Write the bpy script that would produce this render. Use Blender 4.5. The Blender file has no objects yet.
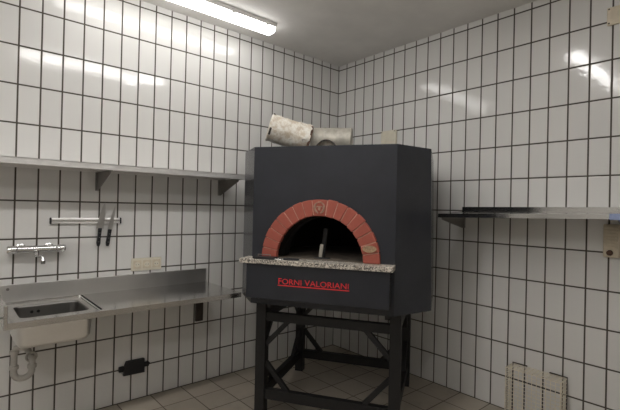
import bpy, bmesh, math, random
from mathutils import Vector, Matrix
random.seed(7)
S = bpy.context.scene
C = S.collection

# ------------------------------------------------------------------ camera
FPX = 421.41
cam_d = bpy.data.cameras.new('camera')
cam_d.sensor_width = 36.0
cam_d.lens = 36.0 * FPX / 620.0
cam_d.clip_start = 0.02
cam = bpy.data.objects.new('camera', cam_d)
C.objects.link(cam)
fw = Vector((0.65630416, 0.75447792, 0.00528415))
rt = Vector((0.75421163, -0.65623275, 0.02287768))
up = Vector((-0.02072833, 0.01102935, 0.99972431))
cp = Vector((-3.22247577, -3.27060164, 1.48811899))
cam.matrix_world = Matrix(((rt.x, up.x, -fw.x, cp.x), (rt.y, up.y, -fw.y, cp.y),
                           (rt.z, up.z, -fw.z, cp.z), (0, 0, 0, 1)))
S.camera = cam

# ------------------------------------------------------------------ world, exposure, lamp power
w = bpy.data.worlds.new('world')
S.world = w
w.use_nodes = True
w.node_tree.nodes['Background'].inputs[0].default_value = (0.5, 0.5, 0.5, 1)
w.node_tree.nodes['Background'].inputs[1].default_value = 0.05
S.view_settings.view_transform = 'Standard'
S.view_settings.look = 'None'
S.view_settings.gamma = 1.0
S.view_settings.use_curve_mapping = False
S.view_settings.exposure = 0.78
LAMP_POWER = 15.0        # the lamp mirrored in the tiles and the two added, unseen ones
LAMP_POWER_DIM = 5.2     # lamp over the worktop, turned down so the wall beside it does not burn out
LAMP_COLOR = (1.0, 0.980, 0.957, 1)

PI = math.pi
H = 3.027            # ceiling height
TW, TH = 0.125, 0.24812

# ------------------------------------------------------------------ materials
def new_mat(name):
    m = bpy.data.materials.new(name)
    m.use_nodes = True
    nt = m.node_tree
    return m, nt, nt.nodes['Principled BSDF']

def N(nt, t, **kw):
    n = nt.nodes.new(t)
    for k, v in kw.items():
        setattr(n, k, v)
    return n

def mth(nt, op, a, b=None, c=None, clamp=False):
    n = nt.nodes.new('ShaderNodeMath')
    n.operation = op
    n.use_clamp = clamp
    for i, v in enumerate((a, b, c)):
        if v is None:
            continue
        if isinstance(v, (int, float)):
            n.inputs[i].default_value = v
        else:
            nt.links.new(v, n.inputs[i])
    return n.outputs[0]

def mixc(nt, f, a, b):
    n = nt.nodes.new('ShaderNodeMix')
    n.data_type = 'RGBA'
    for s, v in ((n.inputs[0], f), (n.inputs[6], a), (n.inputs[7], b)):
        if isinstance(v, tuple):
            s.default_value = v if len(v) == 4 else v + (1,)
        elif isinstance(v, (int, float)):
            s.default_value = v
        else:
            nt.links.new(v, s)
    return n.outputs[2]

def smooth(nt, v, lo, hi, t0=0.0, t1=1.0):
    n = nt.nodes.new('ShaderNodeMapRange')
    n.interpolation_type = 'SMOOTHSTEP'
    nt.links.new(v, n.inputs[0])
    n.inputs[1].default_value = lo
    n.inputs[2].default_value = hi
    n.inputs[3].default_value = t0
    n.inputs[4].default_value = t1
    return n.outputs[0]

def noise(nt, scale, detail=4, rough=0.55, vec=None):
    n = nt.nodes.new('ShaderNodeTexNoise')
    n.inputs['Scale'].default_value = scale
    n.inputs['Detail'].default_value = detail
    n.inputs['Roughness'].default_value = rough
    if vec is None:
        vec = N(nt, 'ShaderNodeNewGeometry').outputs['Position']
    nt.links.new(vec, n.inputs['Vector'])
    return n.outputs['Fac']

def tile_material(name, ax_u, ax_v, off_u, off_v, pu, pv, tile, tile2, grout, gw, rough, tilt, wave, groove=0.0015, dirt=0.0):
    m, nt, bs = new_mat(name)
    L = nt.links.new
    geo = N(nt, 'ShaderNodeNewGeometry')
    sep = N(nt, 'ShaderNodeSeparateXYZ')
    L(geo.outputs['Position'], sep.inputs[0])
    u = mth(nt, 'DIVIDE', mth(nt, 'ADD', sep.outputs[ax_u], off_u), pu)
    v = mth(nt, 'DIVIDE', mth(nt, 'ADD', sep.outputs[ax_v], off_v), pv)
    fu, fv = mth(nt, 'FRACT', u), mth(nt, 'FRACT', v)
    du = mth(nt, 'MULTIPLY', mth(nt, 'MINIMUM', fu, mth(nt, 'SUBTRACT', 1.0, fu)), pu)
    dv = mth(nt, 'MULTIPLY', mth(nt, 'MINIMUM', fv, mth(nt, 'SUBTRACT', 1.0, fv)), pv)
    d = mth(nt, 'MINIMUM', du, dv)
    mask = smooth(nt, d, gw / 2 - 0.0008, gw / 2 + 0.0012)
    cell = N(nt, 'ShaderNodeCombineXYZ')
    L(mth(nt, 'FLOOR', u), cell.inputs[0])
    L(mth(nt, 'FLOOR', v), cell.inputs[1])
    wn = N(nt, 'ShaderNodeTexWhiteNoise')
    wn.noise_dimensions = '3D'
    L(cell.outputs[0], wn.inputs['Vector'])
    fine = noise(nt, 9.0, 5, 0.6)
    tf = mth(nt, 'MULTIPLY_ADD', wn.outputs['Value'], 0.6, mth(nt, 'MULTIPLY', fine, 0.4))
    tc = mixc(nt, tf, tile, tile2)
    if dirt:
        sm = smooth(nt, noise(nt, 2.3, 6, 0.7), 0.5, 0.75, 0.0, dirt)
        tc = mixc(nt, sm, tc, tuple(c * 0.6 for c in tile2[:3]))
    gc = mixc(nt, noise(nt, 14.0, 4), tuple(c * 0.75 for c in grout), tuple(min(1, c * 1.3) for c in grout))
    L(mixc(nt, mask, gc, tc), bs.inputs['Base Color'])
    rr = mth(nt, 'MULTIPLY_ADD', fine, 0.10, rough - 0.05)
    mr = N(nt, 'ShaderNodeMix')
    L(mask, mr.inputs[0])
    mr.inputs[2].default_value = 0.9
    L(rr, mr.inputs[3])
    L(mr.outputs[0], bs.inputs['Roughness'])
    # each tile sits a touch differently, and its glaze is a little wavy
    sub = N(nt, 'ShaderNodeVectorMath', operation='SUBTRACT')
    L(wn.outputs['Color'], sub.inputs[0])
    sub.inputs[1].default_value = (0.5, 0.5, 0.5)
    scl = N(nt, 'ShaderNodeVectorMath', operation='SCALE')
    L(sub.outputs[0], scl.inputs[0])
    scl.inputs[3].default_value = tilt
    add = N(nt, 'ShaderNodeVectorMath', operation='ADD')
    L(geo.outputs['Normal'], add.inputs[0])
    L(scl.outputs[0], add.inputs[1])
    nrm = N(nt, 'ShaderNodeVectorMath', operation='NORMALIZE')
    L(add.outputs[0], nrm.inputs[0])
    rip = N(nt, 'ShaderNodeVectorMath', operation='MULTIPLY')      # faint ripples run across the glaze
    L(geo.outputs['Position'], rip.inputs[0])
    rip.inputs[1].default_value = (9.0, 9.0, 24.0)
    hgt = mth(nt, 'MULTIPLY_ADD', noise(nt, 1.6, 3, 0.6, rip.outputs[0]), wave, smooth(nt, d, gw / 2 - 0.002, gw / 2 + 0.004))
    bmp = N(nt, 'ShaderNodeBump')
    bmp.inputs['Strength'].default_value = 1.0
    bmp.inputs['Distance'].default_value = groove
    L(hgt, bmp.inputs['Height'])
    L(nrm.outputs[0], bmp.inputs['Normal'])
    L(bmp.outputs[0], bs.inputs['Normal'])
    return m

def plain(name, col, rough=0.5, metal=0.0, var=0.12, scale=20.0, bump=0.0, bscale=60.0, col2=None, spec=0.5, dist=0.002):
    m, nt, bs = new_mat(name)
    f = noise(nt, scale, 5, 0.6)
    c2 = col2 if col2 else tuple(min(1, c * (1 + var)) for c in col)
    c1 = col if col2 else tuple(c * (1 - var) for c in col)
    nt.links.new(mixc(nt, smooth(nt, f, 0.3, 0.7), c1, c2), bs.inputs['Base Color'])
    nt.links.new(mth(nt, 'MULTIPLY_ADD', f, 0.16, rough - 0.08, clamp=True), bs.inputs['Roughness'])
    bs.inputs['Metallic'].default_value = metal
    bs.inputs['Specular IOR Level'].default_value = spec
    if bump:
        b = N(nt, 'ShaderNodeBump')
        b.inputs['Strength'].default_value = bump
        b.inputs['Distance'].default_value = dist
        nt.links.new(noise(nt, bscale, 4), b.inputs['Height'])
        nt.links.new(b.outputs[0], bs.inputs['Normal'])
    return m

def steel(name, col, rough, stretch=(1.5, 60, 60)):
    m, nt, bs = new_mat(name)
    geo = N(nt, 'ShaderNodeNewGeometry')
    mp = N(nt, 'ShaderNodeVectorMath', operation='MULTIPLY')
    nt.links.new(geo.outputs['Position'], mp.inputs[0])
    mp.inputs[1].default_value = stretch
    f = noise(nt, 4.0, 5, 0.65, mp.outputs[0])
    f2 = noise(nt, 5.0, 4)
    nt.links.new(mixc(nt, f2, tuple(c * 0.88 for c in col), tuple(min(1, c * 1.1) for c in col)), bs.inputs['Base Color'])
    nt.links.new(mth(nt, 'MULTIPLY_ADD', f, 0.12, mth(nt, 'MULTIPLY_ADD', f2, 0.10, rough - 0.1), clamp=True), bs.inputs['Roughness'])
    bs.inputs['Metallic'].default_value = 1.0
    return m

TILE_A, TILE_B, GROUT = (0.77, 0.76, 0.735), (0.72, 0.71, 0.69), (0.078, 0.067, 0.053)
m_tile_l = tile_material('glazed_tile_left', 0, 2, 0.0036, 0.0, TW, TH, TILE_A, TILE_B, GROUT, 0.0098, 0.085, 0.012, 0.36)
m_tile_r = tile_material('glazed_tile_right', 1, 2, -0.0077, 0.0, TW, TH, TILE_A, TILE_B, GROUT, 0.0098, 0.085, 0.012, 0.36)
m_floor = tile_material('floor_tile', 0, 1, 0.0, 0.0, 0.2472, 0.2485, (0.46, 0.41, 0.34), (0.37, 0.325, 0.265), (0.12, 0.10, 0.08), 0.007, 0.5, 0.006, 0.5, 0.001, dirt=0.5)
m_ceil = plain('painted_ceiling', (0.82, 0.80, 0.77), 0.9, var=0.04, scale=3, bump=0.25, bscale=180)
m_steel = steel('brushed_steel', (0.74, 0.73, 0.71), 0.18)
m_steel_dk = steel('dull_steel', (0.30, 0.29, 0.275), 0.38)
m_steel_sh = steel('shelf_steel', (0.86, 0.85, 0.83), 0.40)
m_splash = steel('upstand_steel', (0.70, 0.69, 0.67), 0.30)
m_lip = plain('pale_shelf_metal', (0.80, 0.785, 0.765), 0.36, 0.45, var=0.05)
m_mirror = steel('polished_shelf_steel', (0.70, 0.69, 0.67), 0.13)
m_chrome = plain('chrome', (0.75, 0.75, 0.75), 0.12, 1.0, var=0.03)
m_charcoal = plain('charcoal_paint', (0.024, 0.0265, 0.034), 0.18, var=0.10, scale=4, bump=0.02, bscale=220)
m_black = plain('black_steel', (0.008, 0.0075, 0.008), 0.55, var=0.15)
m_blackpl = plain('black_plastic', (0.012, 0.012, 0.015), 0.45)
m_soot = plain('soot', (0.012, 0.010, 0.009), 0.95, var=0.3, bump=0.4, bscale=30)
m_hearth = plain('hearth_brick', (0.17, 0.14, 0.11), 0.9, var=0.25, scale=14)
m_mortar = plain('arch_mortar', (0.55, 0.30, 0.23), 0.9, var=0.2)
m_red = plain('sign_red', (0.80, 0.02, 0.03), 0.45, var=0.05)
m_cream = plain('cream_plastic', (0.74, 0.69, 0.57), 0.4, var=0.05)
m_cream2 = plain('yellowed_plastic', (0.68, 0.60, 0.46), 0.45, var=0.08)
m_greypl = plain('grey_pvc', (0.42, 0.40, 0.365), 0.42, var=0.08)
m_wire = plain('cream_wire', (0.80, 0.73, 0.58), 0.45, var=0.12)
m_brownbr = plain('brown_bracket', (0.045, 0.034, 0.026), 0.5, var=0.2)
m_rust = plain('rust', (0.11, 0.06, 0.04), 0.85, var=0.4, scale=60, bump=0.4)
m_film = plain('blue_film', (0.30, 0.36, 0.55), 0.25, var=0.1)
m_dark = plain('dark_hole', (0.006, 0.006, 0.006), 0.8)
m_blade = plain('knife_blade', (0.55, 0.54, 0.52), 0.33, 1.0, var=0.06)
m_lamp_body = plain('lamp_housing', (0.62, 0.61, 0.58), 0.4, var=0.03)
m_galv = plain('galvanised_duct', (0.42, 0.395, 0.34), 0.5, 0.25, var=0.18, scale=16, bump=0.15)
m_tan = plain('tan_plaque', (0.42, 0.29, 0.18), 0.6, var=0.3, scale=90, bump=0.4)
m_crest = plain('grey_tan_relief', (0.42, 0.25, 0.18), 0.7, var=0.3, scale=90, bump=0.4)

def mat_brick():
    m, nt, bs = new_mat('arch_brick')
    f = noise(nt, 60, 6, 0.7)
    g = noise(nt, 16, 3)
    c = mixc(nt, g, (0.35, 0.080, 0.055), (0.42, 0.110, 0.076))
    nt.links.new(mixc(nt, smooth(nt, f, 0.5, 0.85), c, (0.42, 0.135, 0.095)), bs.inputs['Base Color'])
    bs.inputs['Roughness'].default_value = 0.75
    b = N(nt, 'ShaderNodeBump')
    b.inputs['Strength'].default_value = 0.5
    b.inputs['Distance'].default_value = 0.002
    nt.links.new(f, b.inputs['Height'])
    nt.links.new(b.outputs[0], bs.inputs['Normal'])
    return m
m_brick = mat_brick()

def mat_granite():
    m, nt, bs = new_mat('speckled_granite')
    vo = N(nt, 'ShaderNodeTexVoronoi')
    vo.inputs['Scale'].default_value = 150
    nt.links.new(N(nt, 'ShaderNodeNewGeometry').outputs['Position'], vo.inputs['Vector'])
    sp = N(nt, 'ShaderNodeSeparateColor')
    nt.links.new(vo.outputs['Color'], sp.inputs[0])
    r = N(nt, 'ShaderNodeValToRGB')
    r.color_ramp.interpolation = 'CONSTANT'
    e = r.color_ramp.elements
    e[0].position, e[0].color = 0.0, (0.11, 0.10, 0.09, 1)
    e[1].position, e[1].color = 0.28, (0.36, 0.32, 0.27, 1)
    for p, c in ((0.45, (0.62, 0.57, 0.49, 1)), (0.75, (0.74, 0.69, 0.61, 1)), (0.9, (0.30, 0.26, 0.22, 1))):
        q = e.new(p)
        q.color = c
    nt.links.new(sp.outputs[0], r.inputs[0])
    nt.links.new(r.outputs[0], bs.inputs['Base Color'])
    bs.inputs['Roughness'].default_value = 0.4
    return m
m_granite = mat_granite()

def mat_foil():
    m, nt, bs = new_mat('crusty_white_wrap')
    f = noise(nt, 22, 6, 0.7)
    c = mixc(nt, smooth(nt, f, 0.35, 0.62), (0.55, 0.46, 0.34), (0.82, 0.79, 0.72))
    g = noise(nt, 12, 5, 0.75)
    nt.links.new(mixc(nt, smooth(nt, g, 0.60, 0.72), c, (0.16, 0.10, 0.06)), bs.inputs['Base Color'])
    bs.inputs['Roughness'].default_value = 0.55
    b = N(nt, 'ShaderNodeBump')
    b.inputs['Strength'].default_value = 0.7
    b.inputs['Distance'].default_value = 0.006
    nt.links.new(f, b.inputs['Height'])
    nt.links.new(b.outputs[0], bs.inputs['Normal'])
    return m
m_foil = mat_foil()

def mat_emit(name, power):
    m = bpy.data.materials.new(name)
    m.use_nodes = True
    nt = m.node_tree
    nt.nodes.clear()
    e = N(nt, 'ShaderNodeEmission')
    e.inputs[0].default_value = LAMP_COLOR
    e.inputs[1].default_value = power
    o = N(nt, 'ShaderNodeOutputMaterial')
    nt.links.new(e.outputs[0], o.inputs[0])
    return m
m_emit = mat_emit('lamp_diffuser', LAMP_POWER)
m_emit_dim = mat_emit('dimmed_lamp_diffuser', LAMP_POWER_DIM)

# ------------------------------------------------------------------ mesh helpers
def bx(bm, x0, x1, y0, y1, z0, z1, mtx=None):
    vs = [bm.verts.new((x, y, z)) for z in (z0, z1) for y in (y0, y1) for x in (x0, x1)]
    for f in ((0, 2, 3, 1), (4, 5, 7, 6), (0, 1, 5, 4), (2, 6, 7, 3), (0, 4, 6, 2), (1, 3, 7, 5)):
        bm.faces.new([vs[i] for i in f])
    if mtx is not None:
        for v in vs:
            v.co = mtx @ v.co
    return vs

def frame_of(d):
    d = d.normalized()
    a = Vector((0, 0, 1)) if abs(d.z) < 0.9 else Vector((1, 0, 0))
    x = a.cross(d).normalized()
    return x, d.cross(x).normalized()

def tube(bm, pts, r, n=12, cap=True, radii=None):
    pts = [Vector(p) for p in pts]
    rings = []
    x, y = frame_of(pts[1] - pts[0])
    for i, p in enumerate(pts):
        if i == 0:
            t = pts[1] - pts[0]
        elif i == len(pts) - 1:
            t = pts[-1] - pts[-2]
        else:
            t = (pts[i + 1] - p).normalized() + (p - pts[i - 1]).normalized()
        t.normalize()
        x = (x - t * x.dot(t)).normalized()
        y = t.cross(x)
        rr = radii[i] if radii else r
        rings.append([bm.verts.new(p + (x * math.cos(2 * PI * k / n) + y * math.sin(2 * PI * k / n)) * rr) for k in range(n)])
    for a, b in zip(rings, rings[1:]):
        for k in range(n):
            bm.faces.new((a[k], a[(k + 1) % n], b[(k + 1) % n], b[k]))
    if cap:
        bm.faces.new(list(reversed(rings[0])))
        bm.faces.new(rings[-1])
    return rings

def prism(bm, poly, h0, h1, fn):
    """poly: 2-D outline, extruded between h0 and h1; fn(a, b, h) gives the 3-D point"""
    lo = [bm.verts.new(fn(a, b, h0)) for a, b in poly]
    hi = [bm.verts.new(fn(a, b, h1)) for a, b in poly]
    n = len(poly)
    bm.faces.new(lo)
    bm.faces.new(list(reversed(hi)))
    for i in range(n):
        bm.faces.new((lo[i], hi[i], hi[(i + 1) % n], lo[(i + 1) % n]))

def bar(bm, p, q, wd, th, side):
    """square-section bar from p to q; 'side' is the direction of its thickness th"""
    p, q = Vector(p), Vector(q)
    d = (q - p).normalized()
    s = Vector(side)
    s = (s - d * s.dot(d)).normalized()
    u = d.cross(s)
    vs = [bm.verts.new(c + s * a * th / 2 + u * b * wd / 2) for c in (p, q) for a in (-1, 1) for b in (-1, 1)]
    for f in ((0, 2, 3, 1), (4, 5, 7, 6), (0, 1, 5, 4), (2, 6, 7, 3), (0, 4, 6, 2), (1, 3, 7, 5)):
        bm.faces.new([vs[i] for i in f])

def torus(bm, c, axis, R, r, n=24, k=8, a0=0, a1=2 * PI):
    c = Vector(c)
    x, y = frame_of(Vector(axis))
    ax = Vector(axis).normalized()
    full = abs(a1 - a0 - 2 * PI) < 1e-6
    m = n if full else n + 1
    rings = []
    for i in range(m):
        a = a0 + (a1 - a0) * i / n
        rd = x * math.cos(a) + y * math.sin(a)
        rings.append([bm.verts.new(c + rd * (R + r * math.cos(2 * PI * j / k)) + ax * r * math.sin(2 * PI * j / k)) for j in range(k)])
    for i in range(n):
        a, b = rings[i], rings[(i + 1) % m]
        for j in range(k):
            bm.faces.new((a[j], b[j], b[(j + 1) % k], a[(j + 1) % k]))
    if not full:
        bm.faces.new(rings[0])
        bm.faces.new(list(reversed(rings[-1])))

def obj(name, bm, mat, parent=None, smooth=False, bevel=0.0, loc=None, label=None):
    bmesh.ops.recalc_face_normals(bm, faces=bm.faces)
    me = bpy.data.meshes.new(name)
    bm.to_mesh(me)
    bm.free()
    me.materials.append(mat)
    o = bpy.data.objects.new(name, me)
    C.objects.link(o)
    if parent:
        o.parent = parent
    if loc:
        o.location = loc
    if smooth:
        for p in me.polygons:
            p.use_smooth = True
        try:
            me.set_sharp_from_angle(angle=math.radians(40))
        except Exception:
            pass
    if bevel:
        b = o.modifiers.new('bevel', 'BEVEL')
        b.width = bevel
        b.segments = 2
        b.limit_method = 'ANGLE'
        b.angle_limit = math.radians(40)
    if label:
        o['label'] = label
    return o

def thing(name, label, cat, loc=(0, 0, 0), rotz=0.0, group=None):
    o = bpy.data.objects.new(name, None)
    o.empty_display_size = 0.1
    C.objects.link(o)
    o.location = loc
    o.rotation_euler = (0, 0, rotz)
    o['label'] = label
    o['category'] = cat
    if group:
        o['group'] = group
    return o

def tag(o, label, cat, group=None):
    o['label'] = label
    o['category'] = cat
    if group:
        o['group'] = group
    return o

def struct(name, bm, mat, label=None):
    o = obj(name, bm, mat)
    o['kind'] = 'structure'
    if label:
        o['label'] = label
    return o

def B():
    return bmesh.new()

# ------------------------------------------------------------------ the room
X0, Y0 = -5.25, -5.117
bm = B(); bx(bm, X0 - .1, .1, Y0 - .1, .1, -.1, 0); struct('floor', bm, m_floor)
bm = B(); bx(bm, X0 - .1, .1, Y0 - .1, .1, H, H + .1); struct('ceiling', bm, m_ceil)
bm = B(); bx(bm, X0, 0, 0, .1, 0, H); struct('wall_left', bm, m_tile_l)
bm = B(); bx(bm, 0, .1, Y0, 0, 0, H); struct('wall_right', bm, m_tile_r)
bm = B(); bx(bm, X0, 0, Y0 - .1, Y0, 0, H); struct('wall_behind', bm, m_tile_l)
bm = B(); bx(bm, X0 - .1, X0, Y0, 0, 0, H); struct('wall_near', bm, m_tile_r)

# ------------------------------------------------------------------ ceiling lamps
def make_lamp(label, glow):
    t = thing('fluorescent_lamp', label, 'ceiling lamp', (0, 0, H), 0, 'ceiling lamps')
    L0, L1 = -1.49, 0.0
    bm = B(); bx(bm, L0, L1, -.064, .064, -.034, 0); obj('housing', bm, m_lamp_body, t, bevel=.004)
    # rounded diffuser trough
    prof = [(-.058, -.030), (-.058, -.058), (-.050, -.072), (-.036, -.079), (.036, -.079), (.050, -.072), (.058, -.058), (.058, -.030)]
    bm = B(); prism(bm, prof, L0 + .012, L1 - .012, lambda a, b, h: (h, a, b)); obj('diffuser', bm, glow, t)
    for x in (L1 - .10, L1 - .42, L1 - .74, L1 - 1.06, L1 - 1.38):
        for s in (-1, 1):
            bm = B(); bx(bm, x - .012, x + .012, s * .066 - .005, s * .066 + .005, -.046, -.012)
            obj('clip', bm, m_lamp_body, t, bevel=.002)
    return t

def dup(root, loc, label=None, group=None):
    r = root.copy(); C.objects.link(r); r.location = loc
    if label:
        r['label'] = label
    if group:
        r['group'] = group
    for ch in list(root.children):
        c = ch.copy(); C.objects.link(c); c.parent = r
        for g in ch.children:
            d = g.copy(); C.objects.link(d); d.parent = c
    return r

lamp = make_lamp('long white fluorescent lamp glowing on the ceiling close beside the left wall', m_emit_dim)
lamp.location = (-1.14, -.338, H)
lamp_b = make_lamp('long white fluorescent lamp glowing on the ceiling out in the room, mirrored in the tiles', m_emit)
lamp_b.location = (-1.20, -1.88, H)
dup(lamp_b, (-3.25, -1.88, H), 'added fluorescent lamp on the ceiling left of the camera, out of view')  # added lamp, unseen, to brighten the walls
dup(lamp_b, (-3.25, -3.42, H), 'added fluorescent lamp on the ceiling behind the camera, out of view')  # another added lamp out of view, fills the room from behind

# ------------------------------------------------------------------ oven and stand (oven frame: local x along its front, local -y towards the room)
OM = (-0.452, -0.6965, 0.0)
ORZ = math.atan2(-0.85179, 0.52388)
def P(s, t, z):
    return (s, -t, z)

# stand
st = thing('oven_stand', 'black welded steel frame stand with corner braces under the pizza oven', 'stand', OM, ORZ)
LW = .072
SX, T0, T1 = .5075, 0.0, .945     # outer half width, back and front outer faces
for sx in (-1, 1):
    for (ta, tb) in ((T0, T0 + LW), (T1 - LW, T1)):
        bm = B()
        xa, xb = sorted((sx * SX, sx * (SX - LW)))
        bx(bm, xa, xb, -tb, -ta, 0, .833)
        obj('leg', bm, m_black, st, bevel=.003)
XI = SX - LW                # inner half width between legs
def rail(name, p, q, wd, th, side):
    bm = B(); bar(bm, p, q, wd, th, side); obj(name, bm, m_black, st, bevel=.002)
ZT, ZB = .705, .155               # rail heights
RW, BT = .062, .045
for tt in (T0 + LW / 2, T1 - LW / 2):
    rail('rail', P(-XI, tt, ZT), P(XI, tt, ZT), RW, BT, (0, 1, 0))
    rail('rail', P(-XI, tt, ZB), P(XI, tt, ZB), RW + .01, BT, (0, 1, 0))
    for sx in (-1, 1):
        rail('brace', P(sx * (XI + .004), tt, ZT - .20), P(sx * (XI - .165), tt, ZT - .02), .034, .03, (0, 1, 0))
        rail('brace', P(sx * (XI + .004), tt, ZB + .22), P(sx * (XI - .165), tt, ZB + .03), .034, .03, (0, 1, 0))
for sx in (-1, 1):
    xx = sx * (XI + LW / 2)
    a, b = T0 + LW, T1 - LW
    rail('rail', P(xx, a, ZT), P(xx, b, ZT), RW, BT, (1, 0, 0))
    rail('rail', P(xx, a, ZB), P(xx, b, ZB), RW + .01, BT, (1, 0, 0))
    for e, g in ((a - .004, 1), (b + .004, -1)):
        rail('brace', P(xx, e, ZT - .20), P(xx, e + g * .17, ZT - .02), .034, .03, (1, 0, 0))
        rail('brace', P(xx, e, ZB + .22), P(xx, e + g * .17, ZB + .03), .034, .03, (1, 0, 0))
    bm = B(); bx(bm, min(sx * (XI - .035), sx * XI), max(sx * (XI - .035), sx * XI), -(T1 - .01), -(T1 - .05), .765, .833)
    obj('gusset', bm, m_black, st, bevel=.004)

# oven
ov = thing('pizza_oven', 'charcoal steel pizza oven with red brick arch mouth, on a black stand in the corner', 'oven', (OM[0], OM[1], .833), ORZ)
OZ = .833
TF = 1.10
ZTOP = 1.887
AR_I, AR_O, AZ, AS = .285, .392, 1.149, -.002
outline = [(-.478, TF), (.475, TF), (.668, .85), (.668, .12), (.45, -.10), (-.45, -.10), (-.668, .12), (-.668, .85)]
def PO(s, t, z):
    return (s, -t, z - OZ)

def casing():
    bm = B()
    n = len(outline)
    lo = [bm.verts.new(PO(s + (.020 if s > .6 else 0), t, OZ)) for s, t in outline]   # the right side flares a touch
    hi = [bm.verts.new(PO(s, t, ZTOP)) for s, t in outline]
    for i in range(1, n):
        j = (i + 1) % n
        bm.faces.new((lo[i], lo[j], hi[j], hi[i]))
    bm.faces.new(lo)
    bm.faces.new(hi)
    # front sheet with the arched mouth cut out
    xl, xr = outline[0][0], outline[1][0]
    R = AR_I + .05
    angs = [PI * k / 40 for k in range(41)]
    a1 = math.atan2(ZTOP - AZ, xr - AS); a2 = math.atan2(ZTOP - AZ, xl - AS)
    angs = sorted(angs + [a1, a2])
    inn, out = [], []
    for a in angs:
        ca, sa = math.cos(a), math.sin(a)
        inn.append(bm.verts.new(PO(AS + R * ca, TF, AZ + R * sa)))
        k = 1e9
        if sa > 1e-6:
            k = min(k, (ZTOP - AZ) / sa)
        if ca > 1e-6:
            k = min(k, (xr - AS) / ca)
        if ca < -1e-6:
            k = min(k, (xl - AS) / ca)
        out.append(bm.verts.new(PO(AS + k * ca, TF, AZ + k * sa)))
    for i in range(len(angs) - 1):
        bm.faces.new((inn[i], out[i], out[i + 1], inn[i + 1]))
    q = [bm.verts.new(PO(xl, TF, OZ)), bm.verts.new(PO(xr, TF, OZ))]
    bm.faces.new((q[0], q[1], out[0], inn[0], inn[-1], out[-1]))
    bmesh.ops.remove_doubles(bm, verts=bm.verts, dist=1e-5)
    return bm
obj('casing', casing(), m_charcoal, ov)

# dark baking chamber behind the mouth
def chamber():
    bm = B()
    secs = [(1.085, .325), (1.0, .325), (.995, .285), (.90, .285), (.86, .40), (.75, .44), (.50, .45), (.28, .40), (.12, .26), (.06, .10), (.045, .01)]
    rings = []
    for t, r in secs:
        rings.append([bm.verts.new(PO(AS + r * math.cos(PI * k / 24), t, AZ - .004 + r * .98 * math.sin(PI * k / 24))) for k in range(25)])
    for a, b in zip(rings, rings[1:]):
        for k in range(24):
            bm.faces.new((a[k], a[k + 1], b[k + 1], b[k]))
    return bm
obj('baking_chamber', chamber(), m_soot, ov, smooth=True, label='sooty black baking chamber')
bm = B(); bx(bm, AS - .46, AS + .46, -1.088, -.06, AZ - .02 - OZ, AZ + .001 - OZ); obj('hearth', bm, m_hearth, ov)

# brick arch
def voussoirs():
    bm = B()
    key = math.radians(15.5)
    step = (PI - key) / 16
    edges = [0.0]
    for k in range(17):
        edges.append(edges[-1] + (key if k == 8 else step))
    gap = .0050
    for k in range(17):
        a0, a1 = edges[k], edges[k + 1]
        tf = TF + .036 + random.uniform(-.003, .003)
        ro = AR_O + random.uniform(-.003, .003)
        ri = AR_I + random.uniform(-.002, .002)
        nseg = 4
        vs = []
        for r in (ri, ro):
            g = gap / 2 / r
            for i in range(nseg + 1):
                a = a0 + g + (a1 - a0 - 2 * g) * i / nseg
                vs.append((AS + r * math.cos(a), AZ + r * math.sin(a)))
        poly = vs[:nseg + 1] + list(reversed(vs[nseg + 1:]))
        prism(bm, poly, TF - .004, tf, lambda a, b, h: PO(a, h, b))
    return bm
arch = obj('brick_arch', voussoirs(), m_brick, ov, bevel=.005)
bm = B()
poly = [(AS + (AR_I + .006) * math.cos(PI * k / 40), AZ + (AR_I + .006) * math.sin(PI * k / 40)) for k in range(41)] + \
       [(AS + (AR_O - .006) * math.cos(PI * k / 40), AZ + (AR_O - .006) * math.sin(PI * k / 40)) for k in range(40, -1, -1)]
pts_i, pts_o = poly[:41], list(reversed(poly[41:]))
fr, bk = TF + .0305, TF - .003
ringv = [[bm.verts.new(PO(a, h, b)) for a, b in pts] for pts, h in ((pts_i, fr), (pts_o, fr), (pts_o, bk), (pts_i, bk))]
for j in range(4):
    A_, B_ = ringv[j], ringv[(j + 1) % 4]
    for k in range(40):
        bm.faces.new((A_[k], A_[k + 1], B_[k + 1], B_[k]))
for e in (0, 40):
    bm.faces.new([ringv[j][e] for j in range(4)])
obj('mortar', bm, m_mortar, arch)
# crest on the keystone: two reared figures about a small shield
bm = B()
cz = AZ + (AR_I + AR_O) / 2
yk = TF + .036
def blob(bm, s, z, rs, rz, th, n=14):
    c = bm.verts.new(PO(s, yk + th, z))
    mid = [bm.verts.new(PO(s + rs * .7 * math.cos(2 * PI * k / n), yk + th * .8, z + rz * .7 * math.sin(2 * PI * k / n))) for k in range(n)]
    rim = [bm.verts.new(PO(s + rs * math.cos(2 * PI * k / n), yk - .003, z + rz * math.sin(2 * PI * k / n))) for k in range(n)]
    for k in range(n):
        j = (k + 1) % n
        bm.faces.new((c, mid[k], mid[j])); bm.faces.new((mid[k], rim[k], rim[j], mid[j]))
for sg in (-1, 1):
    path = [(sg * .008, -.036), (sg * .024, -.022), (sg * .032, .002), (sg * .027, .020), (sg * .013, .032)]
    tube(bm, [PO(AS + a, yk, cz + b) for a, b in path], .006, 8, radii=[.005, .008, .007, .006, .004])
    tube(bm, [PO(AS + sg * .022, yk, cz + .002), PO(AS + sg * .008, yk, cz + .008)], .004, 6)
    tube(bm, [PO(AS + sg * .020, yk, cz - .012), PO(AS + sg * .036, yk, cz - .002), PO(AS + sg * .034, yk, cz + .016)], .003, 6)
blob(bm, AS, cz - .006, .011, .016, .007)
blob(bm, AS, cz + .034, .014, .006, .006)
obj('crest', bm, m_crest, arch, smooth=True, label='worn grey-tan relief crest on the keystone')
bm = B()
ba = math.radians(15.5)
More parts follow.
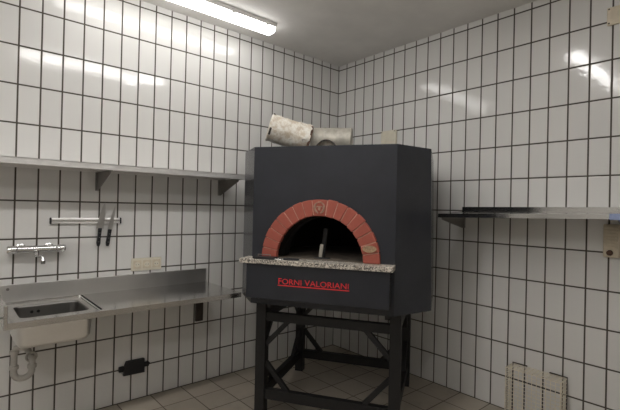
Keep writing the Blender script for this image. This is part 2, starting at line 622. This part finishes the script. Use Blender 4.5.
bs_, bz_ = AS + .338 * math.cos(ba), AZ + .338 * math.sin(ba)
rim = []
for rr, th in ((1.0, -.004), (1.0, .006), (.86, .009), (.80, .005), (.0, .006)):
    if rr:
        rim.append([bm.verts.new(PO(bs_ + .043 * rr * math.cos(2 * PI * k / 28), yk + th, bz_ + .0215 * rr * math.sin(2 * PI * k / 28))) for k in range(28)])
    else:
        rim.append([bm.verts.new(PO(bs_, yk + th, bz_))] * 28)
for a, b in zip(rim, rim[1:]):
    for k in range(28):
        j = (k + 1) % 28
        if b[0] is b[1]:
            bm.faces.new((a[k], a[j], b[k]))
        else:
            bm.faces.new((a[k], a[j], b[j], b[k]))
for i, dx in enumerate((-.022, -.008, .006, .02)):
    bx(bm, bs_ + dx - .004, bs_ + dx + .004, -(yk + .0075), -(yk + .003), bz_ - .005 - OZ, bz_ + .006 - OZ)
obj('oval_badge', bm, m_tan, arch, label='small tan oval badge on the second brick from the right foot of the arch')

# apron box and granite ledge
TA = 1.20
bm = B(); bx(bm, -.470, .457, -TA, -(TF - .01), .892 - OZ, 1.117 - OZ); ap = obj('apron', bm, m_charcoal, ov, bevel=.003)
bm = B(); bx(bm, -.511, .478, -1.225, -(TF - .012), 1.118 - OZ, 1.148 - OZ); obj('ledge', bm, m_granite, ov, bevel=.003, label='speckled beige granite ledge')

# lettering on the apron
cu = bpy.data.curves.new('lettering', 'FONT')
cu.body = 'Forni Valoriani'
cu.small_caps_scale = 0.94
cu.extrude = 0.03
cu.offset = 0.0
for ch in cu.body_format:
    ch.use_small_caps = True
tmp = bpy.data.objects.new('tmp', cu)
C.objects.link(tmp)
bpy.context.view_layer.update()
me = bpy.data.meshes.new_from_object(tmp.evaluated_get(bpy.context.evaluated_depsgraph_get()))
bpy.data.objects.remove(tmp)
xs = [v.co.x for v in me.vertices]; ys = [v.co.y for v in me.vertices]
x0, x1, y0, y1 = min(xs), max(xs), min(ys), max(ys)
TL0, TL1, TZ0, TZ1 = -.243, .213, .996, 1.032
for v in me.vertices:
    a = TL0 + (v.co.x - x0) / (x1 - x0) * (TL1 - TL0)
    b = TZ0 + (v.co.y - y0) / (y1 - y0) * (TZ1 - TZ0)
    v.co = PO(a, TA + .001 + v.co.z * .02 + .0005, b)
me.materials.clear(); me.materials.append(m_red)
lt = bpy.data.objects.new('lettering', me)
C.objects.link(lt); lt.parent = ap
lt['label'] = 'red capital lettering across the apron'
bm = B(); bx(bm, TL0 - .004, TL1 + .004, -(TA + .002), -(TA - .001), .984 - OZ, .990 - OZ); obj('underline', bm, m_red, ap, label='red line under the lettering')

# flue spigot on top of the oven: a short arched sleeve with a dark rim, open to the front
bm = B()
cs = -.045
rings = [[bm.verts.new(PO(cs + r * math.cos(PI * k / 20), t, ZTOP + r * math.sin(PI * k / 20))) for k in range(21)] for t, r in ((.775, .078), (.85, .078), (.85, .070), (.775, .070))]
for i in range(4):
    p_, q_ = rings[i], rings[(i + 1) % 4]
    for k in range(20):
        bm.faces.new((p_[k], p_[k + 1], q_[k + 1], q_[k]))
rear = [bm.verts.new(PO(cs + .069 * math.cos(PI * k / 20), .80, ZTOP + .069 * math.sin(PI * k / 20))) for k in range(21)]
bm.faces.new(rear)
spg = obj('flue_spigot', bm, m_foil, ov, label='pale arched flue spigot')
bm = B()
tube(bm, [PO(cs + .076 * math.cos(PI * k / 20), .852, ZTOP + .076 * math.sin(PI * k / 20)) for k in range(21)], .006, 8)
obj('rim', bm, m_brownbr, spg, smooth=True, label='dark rim')

# flue pipes lying on the oven
def pipe_shell(p, q, r, th, n=28, seg=16, jit=0.0, rib=0.0, nrib=0):
    bm = B()
    p, q = Vector(p), Vector(q)
    x, y = frame_of(q - p)
    rings = []
    def ring(c, rr, j):
        out = []
        for k in range(n):
            a = 2 * PI * k / n
            r2 = rr + (random.uniform(-j, j) if j else 0)
            out.append(bm.verts.new(c + (x * math.cos(a) + y * math.sin(a)) * r2))
        return out
    for i in range(seg + 1):
        f = i / seg
        rr = r + (rib * max(0, math.cos(2 * PI * nrib * f)) ** 6 if rib else 0)
        rings.append(ring(p.lerp(q, f), rr, jit))
    for i in range(seg, -1, -seg):
        rings.append(ring(p.lerp(q, i / seg), r - th, jit * .4))
    rings.append(rings[0])
    for a, b in zip(rings, rings[1:]):
        for k in range(n):
            bm.faces.new((a[k], a[(k + 1) % n], b[(k + 1) % n], b[k]))
    return bm
flue = thing('flue_pipe', 'bent flue pipe on the oven, crusty white at left, bare grey at right', 'pipe', (OM[0], OM[1], ZTOP), ORZ)
def PF(s, t, z):
    return (s, -t, z)
A1, B1 = Vector(PF(-.475, .85, .180)), Vector(PF(-.285, .755, .124))
obj('wrapped_section', pipe_shell(A1, B1, .100, .012, jit=.0045, seg=18), m_foil, flue, smooth=True)
dr = (B1 - A1).normalized()
obj('torn_collar', pipe_shell(B1 - dr * .02, B1 + dr * .075, .104, .006, jit=.008, seg=4), m_foil, flue, smooth=True)
bm = B(); torus(bm, A1, dr, .092, .010, 26, 8); obj('end_rim', bm, m_foil, flue, smooth=True)
ux = (Vector((0, 0, 1)) - dr * dr.z).normalized()
vx = dr.cross(ux)
if vx.y > 0:
    vx = -vx
for th0, th1 in ((-.15, .42), (1.75, 2.25)):
    bm = B(); tube(bm, [A1 + dr * .004 + (ux * math.cos(th0 + (th1 - th0) * k / 6) + vx * math.sin(th0 + (th1 - th0) * k / 6)) * .101 for k in range(7)], .008, 8)
    obj('scorched_edge', bm, m_brownbr, flue, smooth=True, label='dark scorched edge')
bm = B(); torus(bm, B1 + dr * .075, dr, .096, .010, 26, 8); obj('end_rim', bm, m_rust, flue, smooth=True)
A2, B2 = Vector(PF(-.215, .635, .110)), Vector(PF(.076, .590, .106))
obj('duct_section', pipe_shell(A2, B2, .098, .004, rib=.002, nrib=3, seg=60), m_galv, flue, smooth=True, label='grey sheet metal section')
d2 = (B2 - A2).normalized()
bm = B(); torus(bm, B2, d2, .092, .009, 28, 8); obj('rolled_edge', bm, m_galv, flue, smooth=True)
bm = B()
x, y = frame_of(d2)
c = [bm.verts.new(B2 - d2 * .004 + (x * math.cos(2 * PI * k / 24) + y * math.sin(2 * PI * k / 24)) * .092) for k in range(24)]
bm.faces.new(c); obj('end_cap', bm, m_galv, flue)

# things at the mouth of the oven
t = thing('metal_plate', 'flat black metal plate lying at the left end of the granite ledge', 'plate', (0, 0, 0))
t.location = Matrix.Translation(OM) @ Matrix.Rotation(ORZ, 4, 'Z') @ Vector(PF(-.345, 1.192, 1.149))
t.rotation_euler = (0, 0, ORZ)
bm = B(); bx(bm, -.075, .075, -.030, .040, 0, .014); obj('plate', bm, m_blackpl, t, bevel=.004)
bm = B(); tube(bm, [(-.055, .02, .014), (-.055, .02, .024), (.03, .02, .024), (.03, .02, .014)], .004, 8); obj('grip', bm, m_steel_dk, t, smooth=True)
t = thing('oven_tool', 'short black flat tool with pale tip lying across the mouth of the oven', 'tool', (0, 0, 0))
t.location = Matrix.Translation(OM) @ Matrix.Rotation(ORZ, 4, 'Z') @ Vector(PF(-.20, 1.185, 1.149))
t.rotation_euler = (0, 0, ORZ + .05)
bm = B(); bx(bm, -.015, .085, -.012, .012, 0, .012); obj('handle', bm, m_blackpl, t, bevel=.003)
bm = B(); bx(bm, -.09, -.014, -.022, .022, .001, .006); obj('blade', bm, m_steel, t, bevel=.002)
t = thing('upright_tool', 'black upright bar with a bright metal strip standing in the oven mouth', 'tool', (0, 0, 0))
t.location = Matrix.Translation(OM) @ Matrix.Rotation(ORZ, 4, 'Z') @ Vector(PF(-.015, 1.02, 1.1505))
t.rotation_euler = (0, 0, ORZ)
mx = Matrix.Rotation(math.radians(6), 4, 'Y')
bm = B(); bx(bm, -.006, .022, -.008, .012, 0.003, .20, mx); obj('bar', bm, m_dark, t, bevel=.002)
bm = B(); bx(bm, -.014, .008, -.016, -.008, .010, .095, mx); obj('strip', bm, m_galv, t, bevel=.001, label='bright metal strip')
bm = B(); bx(bm, -.045, .055, -.025, .025, 0, .006); obj('foot', bm, m_blackpl, t, bevel=.002)

# ------------------------------------------------------------------ steel sink worktop on the left wall
WX0, WX1, WD, WZ = -2.962, -1.535, .575, .842
TH_ = .034
wt = thing('sink_worktop', 'stainless steel worktop with built-in sink bowl and upstand along the left wall', 'worktop', (WX0, 0, WZ))
def WP(x, y, z):
    return (x - WX0, y, z - WZ)
BX0, BX1, BY0, BY1 = -2.890, -2.532, -.465, -.128       # bowl opening
RX1 = -2.488                                             # end of the recessed sink deck
def top_sheet():
    bm = B()
    def rrect(x0, x1, y0, y1, r, n=6):
        pts = []
        for cx, cy, a0 in ((x1 - r, y1 - r, 0), (x0 + r, y1 - r, PI / 2), (x0 + r, y0 + r, PI), (x1 - r, y0 + r, 1.5 * PI)):
            for k in range(n + 1):
                a = a0 + PI / 2 * k / n
                pts.append((cx + r * math.cos(a), cy + r * math.sin(a)))
        return pts
    hole = rrect(BX0, BX1, BY0, BY1, .045)
    deck = rrect(WX0 + .022, RX1, -WD + .028, -.014, .02)
    deck2 = rrect(WX0 + .030, RX1 - .008, -WD + .036, -.022, .02)
    outer = []
    # outer boundary of the sink half, matched one to one with the deck outline
    for (x, y) in deck:
        cx, cy = (WX0 + RX1) / 2, -WD / 2
        outer.append((max(WX0, min(RX1 + .03, x + (.05 if x > cx else -.05))), max(-WD, min(0, y + (.05 if y > cy else -.05)))))
    def ring(pts, z):
        return [bm.verts.new(WP(x, y, WZ + z)) for x, y in pts]
    seq = [ring(outer, 0), ring(deck, 0), ring(deck2, -.008), ring(hole, -.008)]
    # bowl walls and bottom
    hw = rrect(BX0 + .004, BX1 - .004, BY0 + .004, BY1 - .004, .043)
    hb = rrect(BX0 + .010, BX1 - .010, BY0 + .010, BY1 - .010, .045)
    hb2 = rrect(BX0 + .040, BX1 - .040, BY0 + .040, BY1 - .040, .04)
    seq += [ring(hw, -.018), ring(hb, -.150), ring(hb2, -.175)]
    for a, b in zip(seq, seq[1:]):
        n = len(a)
        for k in range(n):
            try:
                bm.faces.new((a[k], a[(k + 1) % n], b[(k + 1) % n], b[k]))
            except ValueError:
                pass
    bm.faces.new(seq[-1])
    # plain half of the top
    v = [bm.verts.new(WP(x, y, WZ)) for x, y in ((RX1 + .03, 0), (RX1 + .03, -WD), (WX1, -WD), (WX1, 0))]
    bm.faces.new(v)
    # folded edges
    for (xa, ya, xb, yb) in ((WX0, -WD, WX1, -WD), (WX1, -WD, WX1, -.002), (WX0, -.002, WX0, -WD)):
        q = [bm.verts.new(WP(xa, ya, WZ)), bm.verts.new(WP(xb, yb, WZ)), bm.verts.new(WP(xb, yb, WZ - TH_)), bm.verts.new(WP(xa, ya, WZ - TH_))]
        bm.faces.new(q)
    u = [bm.verts.new(WP(x, y, WZ - TH_)) for x, y in ((WX0, -WD), (WX1, -WD), (WX1, -WD + .02), (WX0, -WD + .02))]
    bm.faces.new(u)
    bmesh.ops.remove_doubles(bm, verts=bm.verts, dist=1e-5)
    return bm
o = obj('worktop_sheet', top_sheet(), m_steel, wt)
o.data.materials.append(m_steel_dk)          # darker steel inside the bowl puts its dark reflections into the colour
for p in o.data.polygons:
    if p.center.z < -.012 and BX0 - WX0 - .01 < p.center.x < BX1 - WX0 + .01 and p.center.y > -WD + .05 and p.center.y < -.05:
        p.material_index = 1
# back upstand and left end upstand
bm = B(); bx(bm, WX0 - WX0, WX1 - WX0, -.014, -.001, -.01, .111); up_ = obj('upstand', bm, m_splash, wt, bevel=.002)
bm = B(); tube(bm, [WP(-2.905, -.013, .925), WP(-2.905, -.017, .925)], .009, 14); obj('screw', bm, m_steel_dk, up_, smooth=True)
bm = B(); bx(bm, -.012, .002, -WD, -.002, -TH_, .095); obj('end_upstand', bm, m_steel, wt, bevel=.002)
bm = B(); bx(bm, -.012, .006, -WD - .003, -WD + .010, -TH_, .095); obj('end_return', bm, m_steel, wt, bevel=.002)
# outside of the bowl
def bowl_out():
    bm = B()
    rings = []
    for ins, z, r in ((-.014, -.012, .045), (-.012, -.158, .05), (.004, -.180, .05), (.045, -.192, .045)):
        pts = []
        x0, x1, y0, y1 = BX0 + ins, BX1 - ins, BY0 + ins, BY1 - ins
        for cx, cy, a0 in ((x1 - r, y1 - r, 0), (x0 + r, y1 - r, PI / 2), (x0 + r, y0 + r, PI), (x1 - r, y0 + r, 1.5 * PI)):
            for k in range(7):
                a = a0 + PI / 2 * k / 6
                pts.append((cx + r * math.cos(a), cy + r * math.sin(a)))
        rings.append([bm.verts.new(WP(x, y, WZ + z)) for x, y in pts])
    for a, b in zip(rings, rings[1:]):
        for k in range(len(a)):
            bm.faces.new((a[k], a[(k + 1) % len(a)], b[(k + 1) % len(a)], b[k]))
    bm.faces.new(rings[-1])
    return bm
bowl = obj('sink_bowl', bowl_out(), m_steel_sh, wt, smooth=True)
bm = B(); tube(bm, [WP(-2.80, -.34, WZ - .1745), WP(-2.80, -.34, WZ - .171)], .035, 24); obj('drain', bm, m_dark, bowl, label='dark round drain')
for xx in (-2.79, -2.755):
    bm = B(); tube(bm, [WP(xx, BY1 - .0125, WZ - .05), WP(xx, BY1 - .0085, WZ - .05)], .009, 14)
    obj('overflow', bm, m_dark, bowl)
bm = B(); bx(bm, RX1 - .004 - WX0, RX1 + .006 - WX0, -WD + .05, -.03, -.002, .0015); obj('recess_edge_line', bm, m_dark, wt, label='dark line along the right edge of the sink recess')  # thin dark strip laid along the right edge of the recessed deck

# console bracket under the worktop
wb = thing('worktop_bracket', 'dark brown steel wall bracket under the right end of the worktop', 'bracket', (-1.59, 0, .517))
bm = B(); bx(bm, -.032, .032, -.022, -.001, 0, .2885); obj('wall_plate', bm, m_brownbr, wb, bevel=.002)
bm = B(); bx(bm, -.016, .016, -.36, -.022, .262, .2885); obj('arm', bm, m_brownbr, wb, bevel=.002)

# siphon
sp = thing('drain_trap', 'grey plastic drain trap hanging under the sink bowl', 'pipe', (-2.84, -.25, .40))
def ST(x, y, z):
    return (x + 2.84, y + .25, z - .40)
ub = []
xl, xr, zc = -2.888, -2.797, .468
for k in range(13):
    a = PI + PI * k / 12
    ub.append(ST((xl + xr) / 2 + (xr - xl) / 2 * math.cos(a), -.25, zc + .042 * math.sin(a)))
bm = B(); tube(bm, ub, .0185, 16); obj('bend', bm, m_greypl, sp, smooth=True)
bm = B(); tube(bm, [ST(xl, -.25, zc - .004), ST(xl, -.25, .595), ST(xl + .008, -.254, .612), ST(xl + .03, -.27, .620), ST(-2.845, -.29, .618), ST(-2.838, -.30, .626), ST(-2.838, -.30, .6465)], .0175, 16); obj('sink_pipe', bm, m_greypl, sp, smooth=True)
bm = B(); tube(bm, [ST(xr, -.25, zc - .004), ST(xr, -.25, .515), ST(xr, -.240, .532), ST(xr, -.215, .540), ST(xr, -.003, .540)], .0175, 16); obj('wall_pipe', bm, m_greypl, sp, smooth=True)
for xx, zz in ((xl, .50), (xr, .49), (xl, .590)):
    bm = B(); tube(bm, [ST(xx, -.25, zz - .011), ST(xx, -.25, zz + .011)], .0245, 14); obj('slip_nut', bm, m_greypl, sp, bevel=.002)
bm = B(); torus(bm, ST(xr - .002, -.232, .540), (0, 1, .1), .026, .007, 24, 8); obj('ring_nut', bm, m_greypl, sp, smooth=True)

# ------------------------------------------------------------------ wall tap
FX0, FX1, FY, FZ = -2.921, -2.600, -.062, 1.178
tp = thing('wall_tap', 'chrome bar mixer tap on the tiled wall above the sink', 'tap', (-2.760, 0, FZ))
def FT(x, y, z):
    return (x + 2.760, y, z - FZ)
bm = B(); tube(bm, [FT(FX0 + .055, FY, FZ), FT(FX1 - .055, FY, FZ)], .023, 20); obj('body', bm, m_chrome, tp, smooth=True)
for a, b in ((FX0, FX0 + .052), (FX1 - .052, FX1)):
    bm = B(); tube(bm, [FT(a, FY, FZ), FT(a + .006, FY, FZ), FT(b - .004, FY, FZ), FT(b, FY, FZ)], .023, 20, radii=[.020, .0245, .0245, .022])
    for k in range(10):
        an = 2 * PI * k / 10
        bx(bm, 0, b - a - .014, -.002, .002, -.002, .002, Matrix.Translation(FT(a + .007, FY + .0235 * math.cos(an), FZ + .0235 * math.sin(an))))
    obj('handle', bm, m_chrome, tp, smooth=True)
for xx in (-2.843, -2.687):
    bm = B(); tube(bm, [FT(xx, -.001, FZ + .004), FT(xx, -.012, FZ + .004), FT(xx, -.018, FZ + .004)], .030, 22, radii=[.031, .029, .018]); obj('wall_flange', bm, m_chrome, tp, smooth=True)
    bm = B(); tube(bm, [FT(xx, -.018, FZ + .002), FT(xx, FY, FZ)], .014, 14); obj('connector', bm, m_chrome, tp, smooth=True)
bm = B(); tube(bm, [FT(-2.760, FY, FZ - .012), FT(-2.760, FY, FZ - .050)], .015, 16, radii=[.013, .0165]); obj('swivel', bm, m_chrome, tp, smooth=True)
bm = B(); tube(bm, [FT(-2.760, FY, FZ - .040), FT(-2.759, FY - .06, FZ - .040), FT(-2.757, FY - .16, FZ - .034), FT(-2.756, FY - .185, FZ - .040), FT(-2.755, FY - .195, FZ - .060)], .0095, 14); spo = obj('spout', bm, m_chrome, tp, smooth=True)
bm = B(); tube(bm, [FT(-2.755, FY - .195, FZ - .054), FT(-2.755, FY - .195, FZ - .074)], .012, 14); obj('aerator', bm, m_steel_dk, spo, smooth=True)

# ------------------------------------------------------------------ magnetic knife bar and two knives
kb = thing('knife_rack', 'steel magnetic knife bar on the left wall under the shelf', 'knife rack', (-2.458, 0, 1.358))
bm = B(); bx(bm, -.218, .218, -.022, -.001, -.019, .019); obj('rail', bm, m_steel_sh, kb, bevel=.006)
for s in (-1, 1):
    bm = B(); bx(bm, min(s * .218, s * .227), max(s * .218, s * .227), -.024, -.001, -.022, .022); obj('end_cap', bm, m_blackpl, kb, bevel=.004)
bm = B(); bx(bm, -.216, .216, -.0235, -.0215, -.004, .004); obj('magnet_strip', bm, m_steel, kb)
def knife(name, label, x, z0, zt, bw, hl, lean, curve):
    t = thing(name, label, 'knife', (x, -.024, z0), 0, 'knives on the bar')
    t.rotation_euler = (0, lean, 0)
    hh = zt - z0
    # blade with straight spine on the right and curved edge on the left
    pts = [(bw * .5, 0), (bw * .5, hh * .5), (bw * .42, hh * .8), (bw * .30, hh)]
    n = 10
    for k in range(1, n + 1):
        f = k / n
        pts.append((bw * .30 - (bw * .80) * (f ** curve), hh * (1 - f)))
    bm = B(); prism(bm, pts, -.0012, -.0034, lambda a, b, h: (a, h, b)); obj('blade', bm, m_blade, t)
    hp = [(-.012, .004), (.013, .004), (.012, -hl * .5), (.014, -hl * .85), (.010, -hl), (-.006, -hl), (-.012, -hl * .8), (-.010, -hl * .4)]
    bm = B(); prism(bm, hp, .006, -.012, lambda a, b, h: (a, h, b)); h_ = obj('handle', bm, m_blackpl, t, bevel=.004)
    for k in (.25, .5, .75):
        bm = B(); tube(bm, [(0.001, -.0115, -hl * k), (0.001, -.0128, -hl * k)], .003, 10)
        obj('rivet', bm, m_steel_dk, h_, smooth=True)
    return t
knife('chef_knife', 'broad chef knife with black handle hanging blade up on the bar, the left one', -2.378, 1.302, 1.490, .050, .125, math.radians(5), .62)
knife('kitchen_knife', 'narrow kitchen knife with black handle hanging blade up on the bar, the right one', -2.312, 1.292, 1.470, .032, .118, math.radians(8), .7)

# ------------------------------------------------------------------ wall shelf, left
SX0, SX1, SD, SZ = -3.55, -1.366, .33, 1.7015
sh = thing('wall_shelf', 'long steel wall shelf on triangular brackets above the sink worktop', 'shelf', (SX1, 0, SZ), 0, 'steel wall shelves')
bm = B()
bx(bm, SX0 - SX1, 0, -SD, -.001, .034, .0375)
bx(bm, SX0 - SX1, 0, -SD, -SD + .003, 0, .0375)
bx(bm, SX0 - SX1, 0, -SD + .003, -SD + .022, 0, .003)
bx(bm, -.003, 0, -SD + .003, -.001, 0, .034)
bx(bm, SX0 - SX1, -.003, -.004, -.001, 0, .034)
obj('shelf_board', bm, m_lip, sh)
def bracket_bm(d, h, w_):
    bm = B()
    # triangular web, wall flange, top flange, lower folded lip (d = reach, h = drop); local: x across, y outwards (-), z up from 0 (top)
    prism(bm, [(-.002, 0), (-d, 0), (-d, -.018), (-.03, -h), (-.002, -h)], -.0015, .0015, lambda a, b, k: (k, a, b))
    bx(bm, -w_ / 2, w_ / 2, -.005, -.001, -h, 0)
    bx(bm, -w_ / 2, w_ / 2, -d, -.005, -.004, 0)
    return bm
for xx in (-1.425, -2.397):
    o = obj('bracket', bracket_bm(.318, .130, .026), m_steel_dk, sh)
    o.location = (xx - SX1, 0, -.0005)

# ------------------------------------------------------------------ wall shelf, right
RY0, RY1, RD = -1.483, -2.80, .37
rs = thing('wall_shelf', 'steel wall shelf with a low back edge on the right wall beside the pizza oven', 'shelf', (0, RY0, 1.46), 0, 'steel wall shelves')
def rz(y, x):
    """height of the shelf's top surface: it rises a touch along the wall and sags to its front"""
    f = (RY0 - y) / 1.05
    return (1.484 + .012 * f) + (x / -RD) * (-.022 + .013 * f)
def RP(x, y, dz):
    return (x, y - RY0, rz(y, x) + dz - 1.46)
def slab(bm, xs, ys, z0, z1):
    vs = [bm.verts.new(RP(x, y, z)) for z in (z0, z1) for y in ys for x in xs]
    for f in ((0, 2, 3, 1), (4, 5, 7, 6), (0, 1, 5, 4), (2, 6, 7, 3), (0, 4, 6, 2), (1, 3, 7, 5)):
        bm.faces.new([vs[i] for i in f])
bm = B()
slab(bm, (-RD, -.002), (RY1, RY0), -.003, 0)
slab(bm, (-RD, -RD + .003), (RY1, RY0), -.029, -.003)
slab(bm, (-RD + .003, -RD + .022), (RY1, RY0), -.029, -.026)
slab(bm, (-RD + .003, -.002), (RY0 - .003, RY0), -.029, -.003)
slab(bm, (-.006, -.002), (RY1, RY0 - .003), -.029, -.003)
obj('shelf_board', bm, m_mirror, rs)
bm = B(); slab(bm, (-.012, -.001), (RY1, RY0), 0, .036); obj('back_edge', bm, m_mirror, rs)
for yy in (-1.495, -2.615):
    bm = bracket_bm(.335, .105, .026)
    bmesh.ops.rotate(bm, verts=bm.verts, cent=(0, 0, 0), matrix=Matrix.Rotation(-PI / 2, 3, 'Z'))
    # follow the shelf's slight slope
    for v in bm.verts:
        v.co.z += rz(yy, v.co.x) - .0295 - 1.46
    o = obj('bracket', bm, m_steel_dk, rs)
    o.location = (0, yy - RY0, 0)
bm = B(); slab(bm, (-RD - .003, -RD + .004), (-2.80, -2.582), -.031, .002); slab(bm, (-RD + .004, -RD + .10), (-2.80, -2.582), -.034, -.0305)
prism(bm, [(-RD + .03, -.036), (-RD + .20, -.036), (-RD + .20, -.085)], -2.617, -2.620, lambda a, b, h: RP(a, h, b))
obj('protective_film', bm, m_film, rs, label='bluish protective film on the shelf edge')

# ------------------------------------------------------------------ sockets and boxes on the walls
so = thing('wall_socket', 'cream triple wall socket just above the worktop upstand', 'socket', (-2.035, 0, 1.024))
bm = B(); bx(bm, -.115, .115, -.012, -.001, -.048, .048); obj('frame', bm, m_cream, so, bevel=.004)
for k in (-1, 0, 1):
    bm = B(); bx(bm, k * .072 - .030, k * .072 + .030, -.018, -.012, -.030, .030); ins = obj('insert', bm, m_cream2, so, bevel=.003)
    bm = B(); tube(bm, [(k * .072, -.0175, 0), (k * .072, -.0190, 0)], .020, 20); obj('well', bm, m_cream, ins, smooth=True)
    bm = B()
    for q in (-.0095, .0095):
        tube(bm, [(k * .072 + q, -.0188, 0), (k * .072 + q, -.0195, 0)], .0028, 8)
    obj('hole', bm, m_dark, ins)

bo = thing('cable_box', 'black boxy cable outlet low on the left wall under the worktop', 'outlet box', (-2.114, 0, .256), 0)
mx = Matrix.Rotation(math.radians(4), 4, 'Y')
bm = B(); prism(bm, [(-.078, -.052), (.078, -.056), (.076, .050), (-.055, .052), (-.066, .03), (-.072, .0)], -.001, -.030, lambda a, b, h: (a, h, b)); obj('cover', bm, m_blackpl, bo, bevel=.004)
bm = B(); bx(bm, -.108, -.070, -.022, -.001, -.022, .020); obj('cable_gland', bm, m_blackpl, bo, bevel=.006)
bm = B(); bx(bm, .076, .114, -.022, -.001, -.018, .016); obj('cable_gland', bm, m_blackpl, bo, bevel=.004)
bm = B(); tube(bm, [(.114, -.012, 0), (.122, -.012, .002)], .006, 8); obj('cable_stub', bm, m_blackpl, bo, smooth=True)

def wall_plate_r(name, label, y0, y1, z0, z1, mat, th):
    t = thing(name, label, 'wall box', (0, (y0 + y1) / 2, (z0 + z1) / 2))
    hy, hz_ = abs(y1 - y0) / 2, (z1 - z0) / 2
    bm = B(); bx(bm, -th, -.001, -hy, hy, -hz_, hz_); obj('cover', bm, mat, t, bevel=.005)
    for a, b in ((1, 1), (1, -1), (-1, 1), (-1, -1)):
        bm = B(); tube(bm, [(-th + .001, a * (hy - .012), b * (hz_ - .012)), (-th - .002, a * (hy - .012), b * (hz_ - .012))], .005, 10)
        obj('screw', bm, m_brownbr, t, smooth=True)
    return t
wall_plate_r('junction_box', 'cream junction box high on the right wall under the ceiling', -2.463, -2.64, 2.700, 2.815, m_cream2, .02)
t = wall_plate_r('junction_box', 'pale cream junction box on the right wall just above the pizza oven', -.625, -.800, 2.07, 2.238, m_cream, .03)
gb = thing('vent_box', 'beige ribbed wall box with a brown knob under the right shelf', 'wall box', (0, -2.512, 1.318))
bm = B(); bx(bm, -.035, -.001, -.044, .044, -.105, .105); obj('cover', bm, m_cream2, gb, bevel=.008)
bm = B()
for k in range(7):
    z = .085 - k * .021
    bx(bm, -.048, -.034, -.036, .036, z - .006, z + .006)
obj('rib', bm, m_cream2, gb, bevel=.002)
bm = B(); tube(bm, [(-.034, .005, -.075), (-.052, .005, -.075), (-.055, .005, -.075)], .017, 18, radii=[.018, .016, .013]); obj('knob', bm, m_rust, gb, smooth=True, label='reddish brown knob')
bm = B(); tube(bm, [(-.012, -.052, .10), (-.012, -.052, -.11)], .007, 10); obj('conduit', bm, m_cream2, gb, smooth=True)

# ------------------------------------------------------------------ wire basket against the right wall
wk = thing('wire_basket', 'cream wire mesh basket standing on the floor against the right wall', 'basket', (0, -2.09, 0))
BYa, BYb, BXd, BH = .178, -.182, .13, .365
def grid(bm, fn, na, nb, r):
    for i in range(na + 1):
        tube(bm, [fn(i / na, 0), fn(i / na, 1)], r, 5)
    for j in range(nb + 1):
        tube(bm, [fn(0, j / nb), fn(1, j / nb)], r, 5)
def ly(f):
    return BYa + (BYb - BYa) * f
bm = B(); grid(bm, lambda a, b: (-BXd, ly(a), .004 + (BH - .006) * b), 12, 14, .0019); obj('front_grid', bm, m_wire, wk)
for yy in (BYa, BYb):
    bm = B(); grid(bm, lambda a, b: (-.006 - (BXd - .006) * a, yy, .004 + (BH - .006) * b), 5, 14, .0019); obj('side_grid', bm, m_wire, wk)
bm = B(); grid(bm, lambda a, b: (-.006 - (BXd - .006) * b, ly(a), BH), 12, 5, .0019); obj('top_grid', bm, m_wire, wk)
for pts in ([(-.008, BYa - .10, BH + .008), (-.008, BYa, BH + .008), (-.008, BYa, 0)],
            [(-.008, BYb + .11, BH + .008), (-.008, BYb, BH + .008), (-.008, BYb, 0)]):
    bm = B(); tube(bm, pts, .005, 8)
    obj('back_frame', bm, m_brownbr, wk, smooth=True, label='dark brown back frame')
bm = B(); tube(bm, [(-BXd, ly(0), .004), (-BXd, ly(0), BH), (-BXd, ly(1), BH), (-BXd, ly(1), .004), (-BXd, ly(0), .004)], .003, 8); obj('rim', bm, m_wire, wk, smooth=True)
